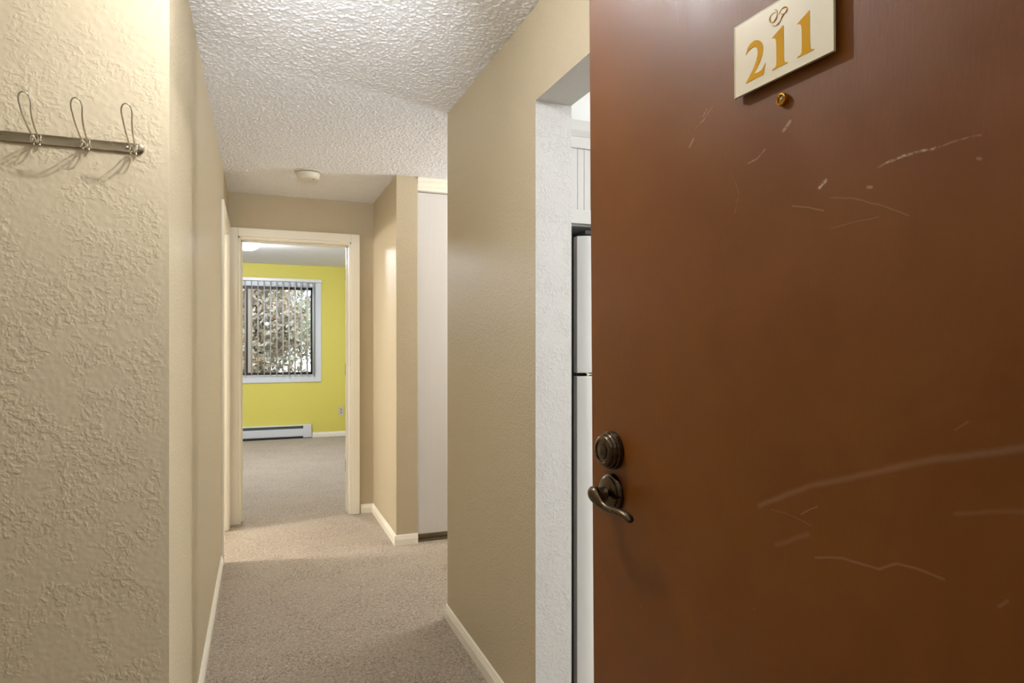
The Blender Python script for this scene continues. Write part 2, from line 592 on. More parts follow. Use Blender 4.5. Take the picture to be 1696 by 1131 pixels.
# hinges on the right jamb + the leaf swung into the bedroom
def knuckle_hinge(parent, x, y, z):
    h_ = MB()
    h_.box(x - .0035, x, y - .044, y, z - .048, z + .048)
    h_.tube([(x - .004, y + .003, z - .045), (x - .004, y + .003, z + .045)], .006, 10)
    return h_.build('hinge', M_HINGE, parent)
for z in (1.857, 1.11, .355):
    knuckle_hinge(bd, DX1 - bd.location.x, .14, z)
leaf = empty('door_2', (DX1 + .004, Y_END + .150, 0), (0, 0, R(90 - 22)))
tag(leaf, 'cream interior door leaf swung open into the yellow room', 'door', kind='structure')
MB().box(.004, .76, -.036, 0, .012, 2.068).build('leaf', M_TRIM, leaf, bevel=.002)
k = MB()
for sgn, y0 in ((1, 0), (-1, -.036)):
    mt = Matrix.Translation((.70, y0, .93)) @ Matrix.Rotation(R(-90 * sgn), 4, 'X')
    k.lathe([(.030, 0), (.030, .006), (.012, .010), (.011, .030), (.026, .042), (.028, .055), (.018, .064), (0, .066)], mt, 24)
k.build('doorknob', M_LAMPMETAL, leaf, smooth=True)

casing_set('door_3', 'y', 4.257, 4.962, 2.082, XL, XL - .12, 'cream casing of the doorway in the left corridor wall', w_=.083)
lf = empty('door_4', (XL - .125, 4.965, 0), (0, 0, R(180 - 6)))
tag(lf, 'cream bathroom door leaf folded open inside the left doorway', 'door', kind='structure')
MB().box(.02, .70, .03, .066, .012, 2.07).build('leaf', M_TRIM, lf, bevel=.002)

# ------------------------------------------------------------------ closet: sliding doors, moulded header, track
root = empty('sliding_closet_door', (1.32, Y_CLOSET + .05, 0))
tag(root, 'off-white sliding closet door filling the recess right of the pale corner', 'closet door')
MB().box(-.343, .39, -.004, .018, .032, 2.322).build('panel', M_CLOSET, root, bevel=.002)
MB().box(-.344, .39, -.0065, -.004, .018, .046).build('bottom_rail', M_TRACK, root)
MB().box(-.3445, -.339, -.0065, .018, .032, 2.322).build('edge_strip', M_TRACK, root)
root = empty('sliding_closet_door', (2.05, Y_CLOSET + .085, 0))
tag(root, 'second off-white sliding closet door, hidden further right behind the corridor wall', 'closet door')
MB().box(-.37, .385, -.004, .018, .032, 2.322).build('panel', M_CLOSET, root, bevel=.002)
MB().box(-.37, .385, -.0065, -.004, .018, .046).build('bottom_rail', M_TRACK, root)
o = MB().box(.972, 2.44, Y_CLOSET + .02, Y_CLOSET + .125, 0, .014).build('closet_floor_track', M_TRACK)
tag(o, 'thin bronze floor track under the closet door', 'track')
# header moulding
HP = [(0, 0), (.010, 0), (.014, .012), (.012, .022), (.006, .024), (.008, .034), (.016, .048), (.016, .056), (.009, .058), (.009, .062), (.020, .072), (.020, .085), (0, .085)]
o = MB().prism(HP, (.972, Y_CLOSET + .012, H - .088), (2.44, Y_CLOSET + .012, H - .088), (0, -1, 0)).build('trim_1', M_TRIM)
tag(o, 'moulded cream header trim above the closet door', 'trim', kind='structure')
tag(MB().box(.972, 2.44, Y_CLOSET + .012, Y_CLOSET + .13, H - .088, H).build('trim_2', M_TRIM), 'cream closet track header behind the moulding', 'trim', kind='structure')
tag(MB().box(.9722, .978, Y_CLOSET + .03, Y_CLOSET + .12, .014, H - .088).build('trim_3', M_DARK), 'dark side channel of the closet opening', 'trim', kind='structure')

# ------------------------------------------------------------------ smoke detector
sd = empty('smoke_detector', (.29, 4.32, H - .004))
tag(sd, 'round cream smoke detector on the popcorn ceiling near the end doorway', 'smoke detector')
flip = Matrix.Rotation(R(180), 4, 'X')
MB().lathe([(.088, 0), (.088, .004), (.080, .008), (.070, .009)], flip, 48).build('base_plate', M_PLASTIC, sd, auto=True)
MB().lathe([(.066, .008), (.066, .016)], flip, 48).build('vent_ring', M_DARK, sd)
MB().lathe([(.072, .013), (.072, .018), (.068, .040), (.060, .049), (.045, .052), (0, .053)], flip, 48).build('cover', M_PLASTIC, sd, auto=True)
MB().lathe([(.004, .0515), (.004, .0545), (0, .055)], Matrix.Translation((.03, -.03, 0)) @ flip, 16).build('indicator_light', M_DARK, sd)

# ------------------------------------------------------------------ coat hooks
rack = empty('coat_hook_rail', (-.555, Y_HOOK, 1.790))
tag(rack, 'metal wall rail carrying wire coat hooks on the beige textured wall', 'coat rack')
rack.rotation_euler = (0, 0, 0)
m = MB()
pr = [(.0, -.0105), (.003, -.0125), (.0055, -.0105), (.0045, -.005), (.0045, .005), (.0055, .0105), (.003, .0125), (0, .0105)]
m.prism([(a, b) for a, b in pr], (-.298, 0, 0), (.279, 0, 0), (0, -1, 0))
m.lathe([(.0125, 0), (.0122, .0050), (.0105, .0062), (0, .0064)], Matrix.Translation((.279, 0, 0)) @ Matrix.Rotation(R(90), 4, 'X'), 28)
rail = m.build('rail', M_NICKEL, rack, auto=True)
for xx in (-.268, .254):
    MB().lathe([(.0042, 0), (.0042, .0012), (.0030, .0026), (0, .003)], Matrix.Translation((xx, -.0046, 0)) @ Matrix.Rotation(R(90), 4, 'X'), 14).build('screw', M_METAL, rack, smooth=True)
    MB().box(xx + .0025, xx + .0032, -.0085, -.0046, -.004, .004).v
def bez(p0, p1, p2, p3, n):
    out = []
    for i in range(n + 1):
        t_ = i / n; q = 1 - t_
        out.append(tuple(q ** 3 * a + 3 * q * q * t_ * b + 3 * q * t_ * t_ * c + t_ ** 3 * d for a, b, c, d in zip(p0, p1, p2, p3)))
    return out
def make_hook():
    r = .0018
    m = MB()
    # long upper loop: two strands rise from the rail, lean out into the room and meet in a rounded top
    L = []
    L += [(-.0058, -.0085, -.014)]
    L += bez((-.0058, -.0085, -.012), (-.0058, -.012, .010), (-.0058, -.060, .004), (-.0095, -.088, .046), 18)
    L += bez((-.0095, -.088, .046), (-.0125, -.095, .059), (-.0115, -.101, .075), (0, -.102, .076), 10)[1:]
    R_ = [(-x, y, z) for x, y, z in reversed(L[:-1])]
    m.tube(L + R_, r, 10)
    # balls at the strand feet
    for sx in (-1, 1):
        mt = Matrix.Translation((sx * .0058, -.0085, -.0145))
        m.lathe([(0, -.003), (.0022, -.002), (.003, 0), (.0022, .002), (0, .003)], mt, 12)
    up = m
    # little lower hook
    q = MB()
    A = bez((-.0032, -.006, .007), (-.004, -.020, .008), (-.0055, -.030, -.012), (-.0045, -.030, -.004), 8)
    A = bez((-.0034, -.006, .006), (-.0045, -.017, .006), (-.006, -.018, -.016), (-.0055, -.030, -.014), 10)
    A += bez((-.0055, -.030, -.014), (-.0055, -.036, -.013), (-.004, -.040, -.004), (0, -.040, -.003), 8)[1:]
    B = [(-x, y, z) for x, y, z in reversed(A[:-1])]
    q.tube(A + B, r, 10)
    # clip that wraps the rail
    q.tube([(-.0075, -.0065, .011), (-.0075, -.0078, 0), (-.0075, -.0065, -.011)], .0012, 8)
    q.tube([(.0075, -.0065, .011), (.0075, -.0078, 0), (.0075, -.0065, -.011)], .0012, 8)
    return up, q
up, lo = make_hook()
first = None
for hx in (-.484, -.386, -.287, -.584, -.682):
    if first is None:
        h1 = up.build('wire_hook', M_METAL, rack, smooth=True)
        h2 = lo.build('lower_loop', M_METAL, h1, smooth=True)
        first = h1
        h = h1
    else:
        h = first.copy(); COL.objects.link(h); h.parent = rack
        for ch in list(first.children):
            c = ch.copy(); COL.objects.link(c); c.parent = h
    h.location = (hx + .555, 0, 0)

# ------------------------------------------------------------------ ENTRY DOOR (open, exterior face towards the camera)
DROT = R(-87.742)
door = empty('door_5', (.5773 + .0098, 1.0736, 0), (R(.43), 0, DROT))
tag(door, 'large scuffed dark brown apartment entry door standing open on the right', 'door', kind='structure')
M_DOOR = new_mat('scuffed_brown_enamel', srgb(116, 66, 22), .36, spec=.42)
t = NT(M_DOOR)
tc = t.n('ShaderNodeTexCoord').outputs['Object']
grain = t.noise(240, 2, .5, 0, tc, (1, 1, .25))
mott = t.noise(5, 4, .6, .6, tc)
base = t.mix(t.rng(mott, .3, .7, 0, 1), srgb(114, 61, 2), srgb(124, 69, 4))
# scratches and rub marks: (points, half width, strength, brokenness)
SCR = [
    ([(.585, 1.494), (.601, 1.497), (.613, 1.498), (.644, 1.498)], .0016, .75, .55),
    ([(.644, 1.498), (.685, 1.498)], .0012, .2, .5),
    ([(.512, 1.4895), (.520, 1.495)], .0026, .75, .52),
    ([(.460, 1.570), (.470, 1.577)], .0028, .35, .45),
    ([(.473, 1.475), (.496, 1.470), (.517, 1.461)], .0009, .20, .2),
    ([(.527, 1.474), (.556, 1.468), (.584, 1.456), (.617, 1.438)], .0009, .12, .2),
    ([(.584, 1.442), (.556, 1.442), (.527, 1.440)], .0008, .10, .2),
    ([(.371, 1.540), (.384, 1.509), (.377, 1.485)], .0010, .2, .56),
    ([(.401, 1.544), (.419, 1.548), (.431, 1.555)], .0013, .35, .55),
    ([(.683, 1.477), (.685, 1.476)], .0020, .2, .3),
    ([(.573, 1.476), (.577, 1.475)], .0020, .3, .3),
    ([(.417, 1.104), (.490, 1.142), (.576, 1.175), (.628, 1.195), (.719, 1.222), (.80, 1.238)], .0045, .11, .3),
    ([(.444, 1.061), (.493, 1.088)], .0040, .08, .3),
    ([(.503, 1.063), (.539, 1.074), (.584, 1.075), (.604, 1.088), (.628, 1.089), (.650, 1.087)], .0018, .15, .2),
    ([(.437, 1.103), (.466, 1.104), (.498, 1.099)], .0007, .13, .2),
    ([(.483, 1.108), (.506, 1.123)], .0009, .2, .2),
    ([(.661, 1.152), (.719, 1.168), (.80, 1.178)], .0030, .07, .3),
    ([(.661, 1.230), (.673, 1.240)], .0013, .10, .2),
    ([(.698, 1.079), (.705, 1.087)], .0018, .12, .2),
    ([(.285, 1.599), (.294, 1.607)], .0020, .3, .45),
    ([(.298, 1.622), (.319, 1.629), (.334, 1.640)], .0014, .25, .56),
    ([(.315, 1.632), (.322, 1.640)], .0018, .35, .55),
]
nz_ = t.noise(230, 3, .7, .3, tc)
flat = t.n('ShaderNodeVectorMath', operation='MULTIPLY'); flat.inputs[1].default_value = (1, 0, 1)
wob = t.n('ShaderNodeTexNoise'); wob.inputs['Scale'].default_value = 40
t.l(tc, wob.inputs['Vector'])
wv = t.n('ShaderNodeVectorMath', operation='SCALE'); wv.inputs['Scale'].default_value = .004
t.l(wob.outputs['Color'], wv.inputs[0])
ad = t.n('ShaderNodeVectorMath', operation='ADD'); t.l(tc, ad.inputs[0]); t.l(wv.outputs[0], ad.inputs[1])
sb = t.n('ShaderNodeVectorMath', operation='SUBTRACT'); t.l(ad.outputs[0], sb.inputs[0]); sb.inputs[1].default_value = (.002, .002, .002)
t.l(sb.outputs[0], flat.inputs[0])
pos = flat.outputs[0]
wear = None
for pts, hw, stg, brk in SCR:
    dmin = None
    for a, b in zip(pts[:-1], pts[1:]):
        ba = (b[0] - a[0], 0, b[1] - a[1]); L2 = ba[0] ** 2 + ba[2] ** 2
        s1 = t.n('ShaderNodeVectorMath', operation='SUBTRACT'); t.l(pos, s1.inputs[0]); s1.inputs[1].default_value = (a[0], 0, a[1])
        dt = t.n('ShaderNodeVectorMath', operation='DOT_PRODUCT'); t.l(s1.outputs[0], dt.inputs[0]); dt.inputs[1].default_value = tuple(q / L2 for q in ba)
        cl = t.n('ShaderNodeClamp'); t.l(dt.outputs['Value'], cl.inputs[0])
        sc = t.n('ShaderNodeVectorMath', operation='SCALE'); sc.inputs[0].default_value = ba; t.l(cl.outputs[0], sc.inputs['Scale'])
        s2 = t.n('ShaderNodeVectorMath', operation='DISTANCE'); t.l(s1.outputs[0], s2.inputs[0]); t.l(sc.outputs[0], s2.inputs[1])
        d = s2.outputs['Value']
        dmin = d if dmin is None else t.math('MINIMUM', dmin, d)
    mk = t.rng(dmin, 0, hw * 1.3, stg, 0)
    mk = t.math('MULTIPLY', mk, t.rng(nz_, brk - .12, brk + .05, .15 if brk > .4 else .5, 1))
    wear = mk if wear is None else t.math('MAXIMUM', wear, mk)
# fine light specks
vor = t.n('ShaderNodeTexVoronoi'); vor.inputs['Scale'].default_value = 26; t.l(tc, vor.inputs['Vector'])
pick_ = t.math('MULTIPLY', t.rng(vor.outputs['Distance'], .02, .035, .35, 0), t.rng(t.noise(3, 1, .5, 0, tc), .5, .62))
wear = t.math('MAXIMUM', wear, pick_)
t.l(t.mix(wear, base, srgb(214, 190, 160)), t.b.inputs['Base Color'])
t.l(t.math('ADD', t.rng(mott, .3, .7, .40, .50), t.math('MULTIPLY', wear, .3)), t.b.inputs['Roughness'])
t.bump(grain, .0005, .35)

MB().box(0, .914, 0, .0445, .012, 2.04).build('leaf', M_DOOR, door, bevel=.0022, seg=3)

out = lambda x, z, y=0: Matrix.Translation((x, y, z)) @ Matrix.Rotation(R(90), 4, 'X')   # lathe axis -> outward (-y)
db = MB().lathe([(.0335, 0), (.0335, .006), (.0330, .0085), (.0316, .0095), (.0312, .0140), (.0303, .0160), (.0286, .0170), (.0280, .0205), (.0268, .0226),
                 (.0240, .0246), (.0205, .0256), (.0190, .0249), (.0185, .0232), (0, .0230)], out(.0745, 1.1235), 48)
db = db.build('deadbolt', M_BRONZE, door, auto=True)
MB().lathe([(.0145, .0228), (.0145, .0246), (.0135, .0251), (0, .0251)], out(.0745, 1.1235), 32).build('lock_cylinder', M_BRONZE, db, auto=True)
MB().box(.0733, .0757, -.0256, -.0248, 1.1165, 1.1265).build('keyway', M_DARK, db)
lv = MB().lathe([(.0335, 0), (.0335, .005), (.032, .008), (.029, .0095), (.029, .0125), (.026, .015), (.020, .0165), (.014, .019), (.012, .024),
                 (.011, .034), (.012, .038)], out(.073, 1.0485), 48)
lv = lv.build('lever_handle', M_BRONZE, door, auto=True)
# wave lever pointing away from the free edge
pp = [(x * .913 + .0175, y + .0085, z) for x, y, z in [(.058, -.047, 1.0560), (.063, -.0505, 1.0555), (.073, -.053, 1.0525), (.086, -.054, 1.0455), (.102, -.0535, 1.0385), (.120, -.052, 1.0360),
      (.138, -.050, 1.0365), (.155, -.0475, 1.0365), (.168, -.045, 1.0335), (.176, -.043, 1.0290), (.179, -.042, 1.0270)]]
rr = [.004, .0095, .0125, .0115, .0095, .0085, .0082, .0085, .0085, .0065, .002]
ee = [(1, 1), (1, 1), (.95, 1.15), (.8, 1.1), (.75, .95), (.8, .8), (.85, .75), (.9, .72), (.95, .7), (1, .7), (1, .7)]
# smooth resample
def resample(pts, vals, n):
    P = np.array([list(p) + [v] + list(e) for p, v, e in zip(pts, vals[0], vals[1])])
    u = np.arange(len(P)); q = np.linspace(0, len(P) - 1, n)
    # Catmull-Rom
    outp = []
    for s_ in q:
        i = min(int(s_), len(P) - 2); f = s_ - i
        p0, p1, p2, p3 = P[max(i - 1, 0)], P[i], P[i + 1], P[min(i + 2, len(P) - 1)]
        outp.append(.5 * ((2 * p1) + (-p0 + p2) * f + (2 * p0 - 5 * p1 + 4 * p2 - p3) * f * f + (-p0 + 3 * p1 - 3 * p2 + p3) * f ** 3))
    outp = np.array(outp)
    return [tuple(r_[:3]) for r_ in outp], [float(max(r_[3], .0008)) for r_ in outp], [tuple(r_[4:6]) for r_ in outp]
a_, b_, c_ = resample(pp, (rr, ee), 44)
MB().tube(a_, b_, 20, 0, c_).build('lever_arm', M_BRONZE, lv, smooth=True)
# latch faceplate on the door edge
MB().box(-.0008, .002, .010, .034, 1.02, 1.077).build('latch_plate', M_BRONZE, door)
# peephole
ph = MB().lathe([(.0078, 0), (.0078, .003), (.0070, .0055), (.0055, .0062), (.0048, .0050), (.0046, .0035)], out(.4607, 1.6067), 28).build('peephole', M_BRASS, door, auto=True)
MB().lathe([(.0046, .0030), (.0035, .0044), (0, .0050)], out(.4607, 1.6067), 20).build('lens', M_LENS, ph, smooth=True)
# number plate, on standoffs so it throws a shadow on the door
PX0, PX1, PZ0, PZ1 = .3905, .5400, 1.6318, 1.7225
m = MB()
m.box(PX0 - .006, PX1 - .0005, -.0070, -.0060, PZ0, PZ1 + .004)
npl = m.build('number_plate', M_PLATEEDGE, door)
tag(npl, 'cream number plate with gold numerals 211')
m = MB()
f = [(PX0, PZ0), (PX1, PZ0), (PX1, PZ1), (PX0, PZ1)]
b = [(PX0 - .006, PZ0), (PX1, PZ0), (PX1, PZ1 + .004), (PX0 - .006, PZ1 + .004)]
vv = [(x, -.0070, z) for x, z in b] + [(x, -.0100, z) for x, z in f]
mesh_obj('plate_face', vv, [(4, 5, 6, 7), (0, 1, 5, 4), (1, 2, 6, 5), (2, 3, 7, 6), (3, 0, 4, 7)], [M_PLATE, M_PLATEEDGE], npl, [0, 1, 1, 1, 1])
MB().box(PX0 + .045, PX1 - .045, -.0062, 0, PZ0 + .03, PZ1 - .02).build('mounting_pad', M_DARK, npl)
def poly_plate(name, pts, mat, parent, th=.0004, y=-.0100):
    bm = bmesh.new()
    a = [bm.verts.new((x, y, z)) for x, z in pts]
    b = [bm.verts.new((x, y - th, z)) for x, z in pts]
    n = len(pts)
    bm.faces.new(b)
    bm.faces.new(list(reversed(a)))
    for i in range(n):
        bm.faces.new((a[i], a[(i + 1) % n], b[(i + 1) % n], b[i]))
    bmesh.ops.recalc_face_normals(bm, faces=bm.faces)
    bmesh.ops.triangulate(bm, faces=[f_ for f_ in bm.faces if len(f_.verts) > 4])
    me = bpy.data.meshes.new(name); bm.to_mesh(me); bm.free()
    me.materials.append(mat)
    o = bpy.data.objects.new(name, me); COL.objects.link(o); o.parent = parent
    return o
TWO = [(0.4086, 1.6803), (0.4123, 1.6877), (0.4157, 1.6905), (0.4202, 1.6921), (0.4243, 1.6924), (0.4283, 1.6913), (0.4333, 1.6880), (0.4368, 1.6832), (0.4381, 1.6774), (0.4370, 1.6704), (0.4331, 1.6623), (0.4269, 1.6558), (0.4220, 1.6514), (0.4296, 1.6503), (0.4358, 1.6513), (0.4389, 1.6543), (0.4419, 1.6573), (0.4404, 1.6512), (0.4389, 1.6443), (0.4366, 1.6440), (0.4224, 1.6440), (0.4086, 1.6440), (0.4123, 1.6481), (0.4205, 1.6566), (0.4263, 1.6648), (0.4290, 1.6718), (0.4293, 1.6770), (0.4278, 1.6815), (0.4243, 1.6842), (0.4196, 1.6850), (0.4137, 1.6837)]
ONE = [(0.4705, 1.6910), (0.4705, 1.6704), (0.4706, 1.6551), (0.4711, 1.6478), (0.4726, 1.6455), (0.4765, 1.6446), (0.4765, 1.6436), (0.4639, 1.6436), (0.4527, 1.6436), (0.4527, 1.6446), (0.4572, 1.6455), (0.4590, 1.6477), (0.4594, 1.6545), (0.4592, 1.6753), (0.4582, 1.6795), (0.4564, 1.6814), (0.4521, 1.6830), (0.4572, 1.6853), (0.4650, 1.6887)]
poly_plate('numeral', TWO, M_GOLD, npl)
poly_plate('numeral', ONE, M_GOLD, npl)
poly_plate('numeral', [(x + .0380, z - .0002) for x, z in ONE], M_GOLD, npl)
m = MB()
def smooth_pts(L, n=40):
    P = [(x, -.0101, z) for x, z in L]
    a, b, c = resample(P, ([.0005] * len(P), [(1, 1)] * len(P)), n)
    return a
for L in ([(0.4592, 1.7115), (0.4547, 1.7124), (0.4504, 1.7108), (0.4491, 1.7072), (0.4513, 1.7028), (0.4556, 1.7016), (0.4592, 1.7042), (0.4609, 1.7086), (0.4602, 1.7134), (0.4572, 1.7156)],
          [(0.4761, 1.7092), (0.4745, 1.7056), (0.4688, 1.7021), (0.4655, 1.6978), (0.4614, 1.6958), (0.4564, 1.6961), (0.4531, 1.6987)],
          [(0.4639, 1.7069), (0.4671, 1.7109), (0.4721, 1.7115), (0.4761, 1.7088), (0.4745, 1.7050), (0.4705, 1.7042), (0.4663, 1.7064)]):
    pts = smooth_pts(L)
    n = len(pts)
    m.tube(pts, [.0004 + .0008 * math.sin(math.pi * i / (n - 1)) ** 1 * (0.6 + .4 * math.cos(i * .5)) for i in range(n)], 6)
m.build('script_monogram', M_GOLDPALE, npl)
# hinges on the hinge side
for z in (.25, 1.02, 1.82):
    MB().tube([(.918, .048, z - .05), (.918, .048, z + .05)], .0065, 12).box(.9145, .9165, .012, .046, z - .05, z + .05).build('hinge', M_BRONZE, door)
# entry door frame
m = MB()
m.box(-.32, -.30, .02, .165, 0, 2.05).box(.65, .67, .02, .165, 0, 2.05).box(-.32, .67, .02, .165, 2.04, 2.06)
tag(m.build('trim_entry', M_TRIM), 'cream frame around the apartment entrance, left of the brown door hinges', 'door frame', kind='structure')

# ------------------------------------------------------------------ KITCHEN: refrigerator and cabinet over it
FX, FY = 1.030, 2.0
fr_ = empty('refrigerator', (FX + .375, FY + .36, .004))
tag(fr_, 'white top-freezer refrigerator with dark sides just inside the kitchen opening', 'refrigerator')
MB().box(-.370, .370, -.300, .34, .03, 1.690).build('cabinet_body', M_GASKET, fr_, bevel=.006)
MB().box(-.362, .362, -.306, -.300, .05, 1.68).build('gasket', M_GASKET, fr_)
def fridge_door(z0, z1, name):
    # bowed door slab with rounded front corners
    prof = []
    n = 24
    for i in range(n + 1):
        x = -.372 + .744 * i / n
        e = min(abs(x + .372), abs(x - .372))
        cr = .016
        y = -.352 - .010 * (1 - (x / .372) ** 2) + (cr - math.sqrt(max(0, cr * cr - (cr - min(e, cr)) ** 2)))
        prof.append((x, y))
    prof += [(.372, -.308), (-.372, -.308)]
    m = MB()
    k = len(prof)
    for z in (z0, z1):
        m.v += [(x, y, z) for x, y in prof]
    for i in range(k):
        j = (i + 1) % k
        m.f.append((i, j, k + j, k + i))
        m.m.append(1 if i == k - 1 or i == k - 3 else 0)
    m.f.append(tuple(reversed(range(k)))); m.m.append(0)
    m.f.append(tuple(range(k, 2 * k))); m.m.append(0)
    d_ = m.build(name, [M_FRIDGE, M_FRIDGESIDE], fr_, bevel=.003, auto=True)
    return d_
d1 = fridge_door(.07, 1.194, 'refrigerator_door')
d2 = fridge_door(1.206, 1.684, 'freezer_door')
for d_, z0, z1 in ((d1, .62, 1.15), (d2, 1.24, 1.50)):
    MB().tube([(.33, -.35, z0), (.33, -.385, z0 + .02), (.33, -.392, z0 + .06), (.33, -.392, z1 - .06), (.33, -.385, z1 - .02), (.33, -.35, z1)], .011, 12).build('door_handle', M_FRIDGE, d_, smooth=True)
m = MB()
m.box(-.345, -.285, -.345, -.25, 1.690, 1.704)
m.tube([(-.325, -.325, 1.676), (-.325, -.325, 1.700)], .007, 12)
m.build('top_hinge', M_GASKET, fr_, bevel=.002)
MB().tube([(-.325, -.325, 1.190), (-.325, -.325, 1.210)], .006, 12).box(-.335, -.285, -.34, -.31, 1.198, 1.202).build('middle_hinge', M_METAL, fr_)
MB().box(-.36, .36, -.31, -.295, 0, .066).build('toe_grille', M_GASKET, fr_)

cb = empty('kitchen_cabinet', (FX + .375, 2.06, 1.729))
tag(cb, 'white beadboard wall cabinet above the refrigerator', 'cabinet')
MB().box(-.43, .43, 0, .34, 0, .37).build('cabinet_box', M_CABINET, cb)
MB().box(-.43, .43, -.0015, 0, 0, .05).build('bottom_rail', M_CABINET, cb)
for x0_, x1_ in ((-.425, -.003), (.003, .425)):
    m = MB()
    z0_, z1_ = .006, .312
    m.box(x0_, x1_, -.020, -.0015, z0_, .056); m.box(x0_, x1_, -.020, -.0015, z1_ - .04, z1_)
    m.box(x0_, x0_ + .04, -.020, -.0015, .056, z1_ - .04); m.box(x1_ - .04, x1_, -.020, -.0015, .056, z1_ - .04)
    dr = m.build('door', M_CABINET, cb, bevel=.002)
    m = MB(); x = x0_ + .04
    while x < x1_ - .041:
        m.box(x + .0010, min(x + .0250, x1_ - .04), -.013, -.0015, .056, z1_ - .04); x += .026
    m.box(x0_ + .04, x1_ - .04, -.0105, -.0015, .056, z1_ - .04)
    m.build('beadboard_panel', M_CABINET, dr, bevel=.001)
MB().prism([(0, 0), (.012, 0), (.022, .02), (.022, .055), (0, .055)], (-.43, 0, .315), (.43, 0, .315), (0, -1, 0)).build('crown_moulding', M_CABINET, cb)

# ------------------------------------------------------------------ BEDROOM
win = empty('window_1', (0, Y_BED, 0))
tag(win, 'dark-framed sliding window with white casing in the yellow wall', 'window', kind='structure')
m = MB()
cw = .088
m.box(WX0 - cw, WX0, -.018, 0, WZ0 - cw, WZ1 + cw).box(WX1, WX1 + cw, -.018, 0, WZ0 - cw, WZ1 + cw)
m.box(WX0, WX1, -.018, 0, WZ1, WZ1 + cw).box(WX0, WX1, -.018, 0, WZ0 - cw, WZ0)
m.build('window_casing', M_CASEWHITE, win, bevel=.002)
m = MB()
m.box(WX0, WX0 + .012, 0, .14, WZ0, WZ1).box(WX1 - .012, WX1, 0, .14, WZ0, WZ1).box(WX0 + .012, WX1 - .012, 0, .14, WZ1 - .012, WZ1)
m.build('window_reveal', M_CASEWHITE, win)
MB().box(WX0 + .012, WX1 - .012, -.03, .14, WZ0, WZ0 + .014).build('window_sill', M_CASEWHITE, win, bevel=.003)
m = MB(); f_ = .035
a0, a1, b0, b1 = WX0 + .012, WX1 - .012, WZ0 + .014, WZ1 - .012
m.box(a0, a0 + f_, .06, .11, b0, b1).box(a1 - f_, a1, .06, .11, b0, b1).box(a0, a1, .06, .11, b0, b0 + f_).box(a0, a1, .06, .11, b1 - f_, b1)
m.box(-.19, -.145, .055, .105, b0 + f_, b1 - f_)
m.build('window_frame', M_WINFRAME, win, bevel=.001)
MB().box(-.145, -.100, .075, .09, b0 + f_, b1 - f_).build('sash_stile', M_PLASTIC, win)
MB().box(a0 + f_, a1 - f_, .078, .082, b0 + f_, b1 - f_).build('glass', M_GLASS, win)

# vertical blind
bl = empty('vertical_blind', (0, Y_BED - .018, 0))
tag(bl, 'white vertical blind with open vanes hanging over the bedroom window', 'blind')
m = MB()
m.box(WX0 - .09, WX1 + .095, -.055, 0, WZ1 + .055, WZ1 + .097)
m.build('headrail', M_WHITE, bl, bevel=.004)
vane = None
x = .70; n = 0
ang = R(99)
while x > WX0 - .05:
    if vane is None:
        mm = MB()
        hw = .0445
        seg = 6
        for zz in (0, 1):
            for q in range(seg + 1):
                u_ = -1 + 2 * q / seg
                mm.v.append((u_ * hw, .005 * (1 - u_ * u_) - .0025, (WZ0 + .012) if zz == 0 else (WZ1 + .052)))
        for q in range(seg):
            mm.f.append((q, q + 1, seg + 1 + q + 1, seg + 1 + q)); mm.m.append(0)
        vane = mm.build('vane', M_VANE, bl, smooth=True)
        so = vane.modifiers.new('solid', 'SOLIDIFY'); so.thickness = .0012
        o = vane
        cl_ = MB().box(-.006, .006, -.002, .002, WZ1 + .048, WZ1 + .060).build('carrier_clip', M_PLASTIC, vane)
    else:
        o = vane.copy(); COL.objects.link(o); o.parent = bl
        for ch in list(vane.children):
            c = ch.copy(); COL.objects.link(c); c.parent = o
    o.location = (x, -.032, 0)
    o.rotation_euler = (0, 0, ang)
    x -= .080

# baseboard heater
ht = empty('baseboard_heater', (-.4, Y_BED, 0))
tag(ht, 'long white electric baseboard heater under the window on the yellow wall', 'heater')
L0, L1 = -1.1, 1.08   # relative x
m = MB()
HP2 = [(0, .030), (.060, .030), (.066, .040), (.066, .130), (.060, .136), (.052, .136), (.052, .060), (.01, .06), (.01, .165), (.055, .172), (.058, .178), (.050, .188), (0, .188)]
m.prism(HP2, (L0, 0, 0), (L1 - .11, 0, 0), (0, -1, 0))
m.build('cover', M_HEATER, ht)
MB().box(L0, L1 - .11, -.048, -.002, .062, .160).build('heating_fins', M_HEATDARK, ht)
MB().prism([(0, .012), (.068, .012), (.068, .182), (.060, .190), (0, .190)], (L1 - .11, 0, 0), (L1, 0, 0), (0, -1, 0)).build('end_cap', M_HEATER, ht, bevel=.002)
MB().box(L0, L1 - .001, -.058, -.004, .002, .030).build('shadow_gap_base', M_GASKET, ht)

ol = empty('wall_outlet', (1.089, Y_BED, .357))
tag(ol, 'beige duplex outlet on the yellow wall right of the heater', 'outlet')
MB().box(-.035, .035, -.006, 0, -.060, .060).build('cover_plate', M_PLASTIC, ol, bevel=.002)
for dz in (-.021, .021):
    rc = MB().box(-.016, .016, -.0075, -.006, dz - .014, dz + .014).build('socket', new_mat('outlet_grey', srgb(176, 170, 150), .5), ol, bevel=.002)
    MB().box(-.007, -.0055, -.0078, -.0074, dz - .004, dz + .006).box(.0055, .007, -.0078, -.0074, dz - .004, dz + .006).build('slots', M_DARK, rc)

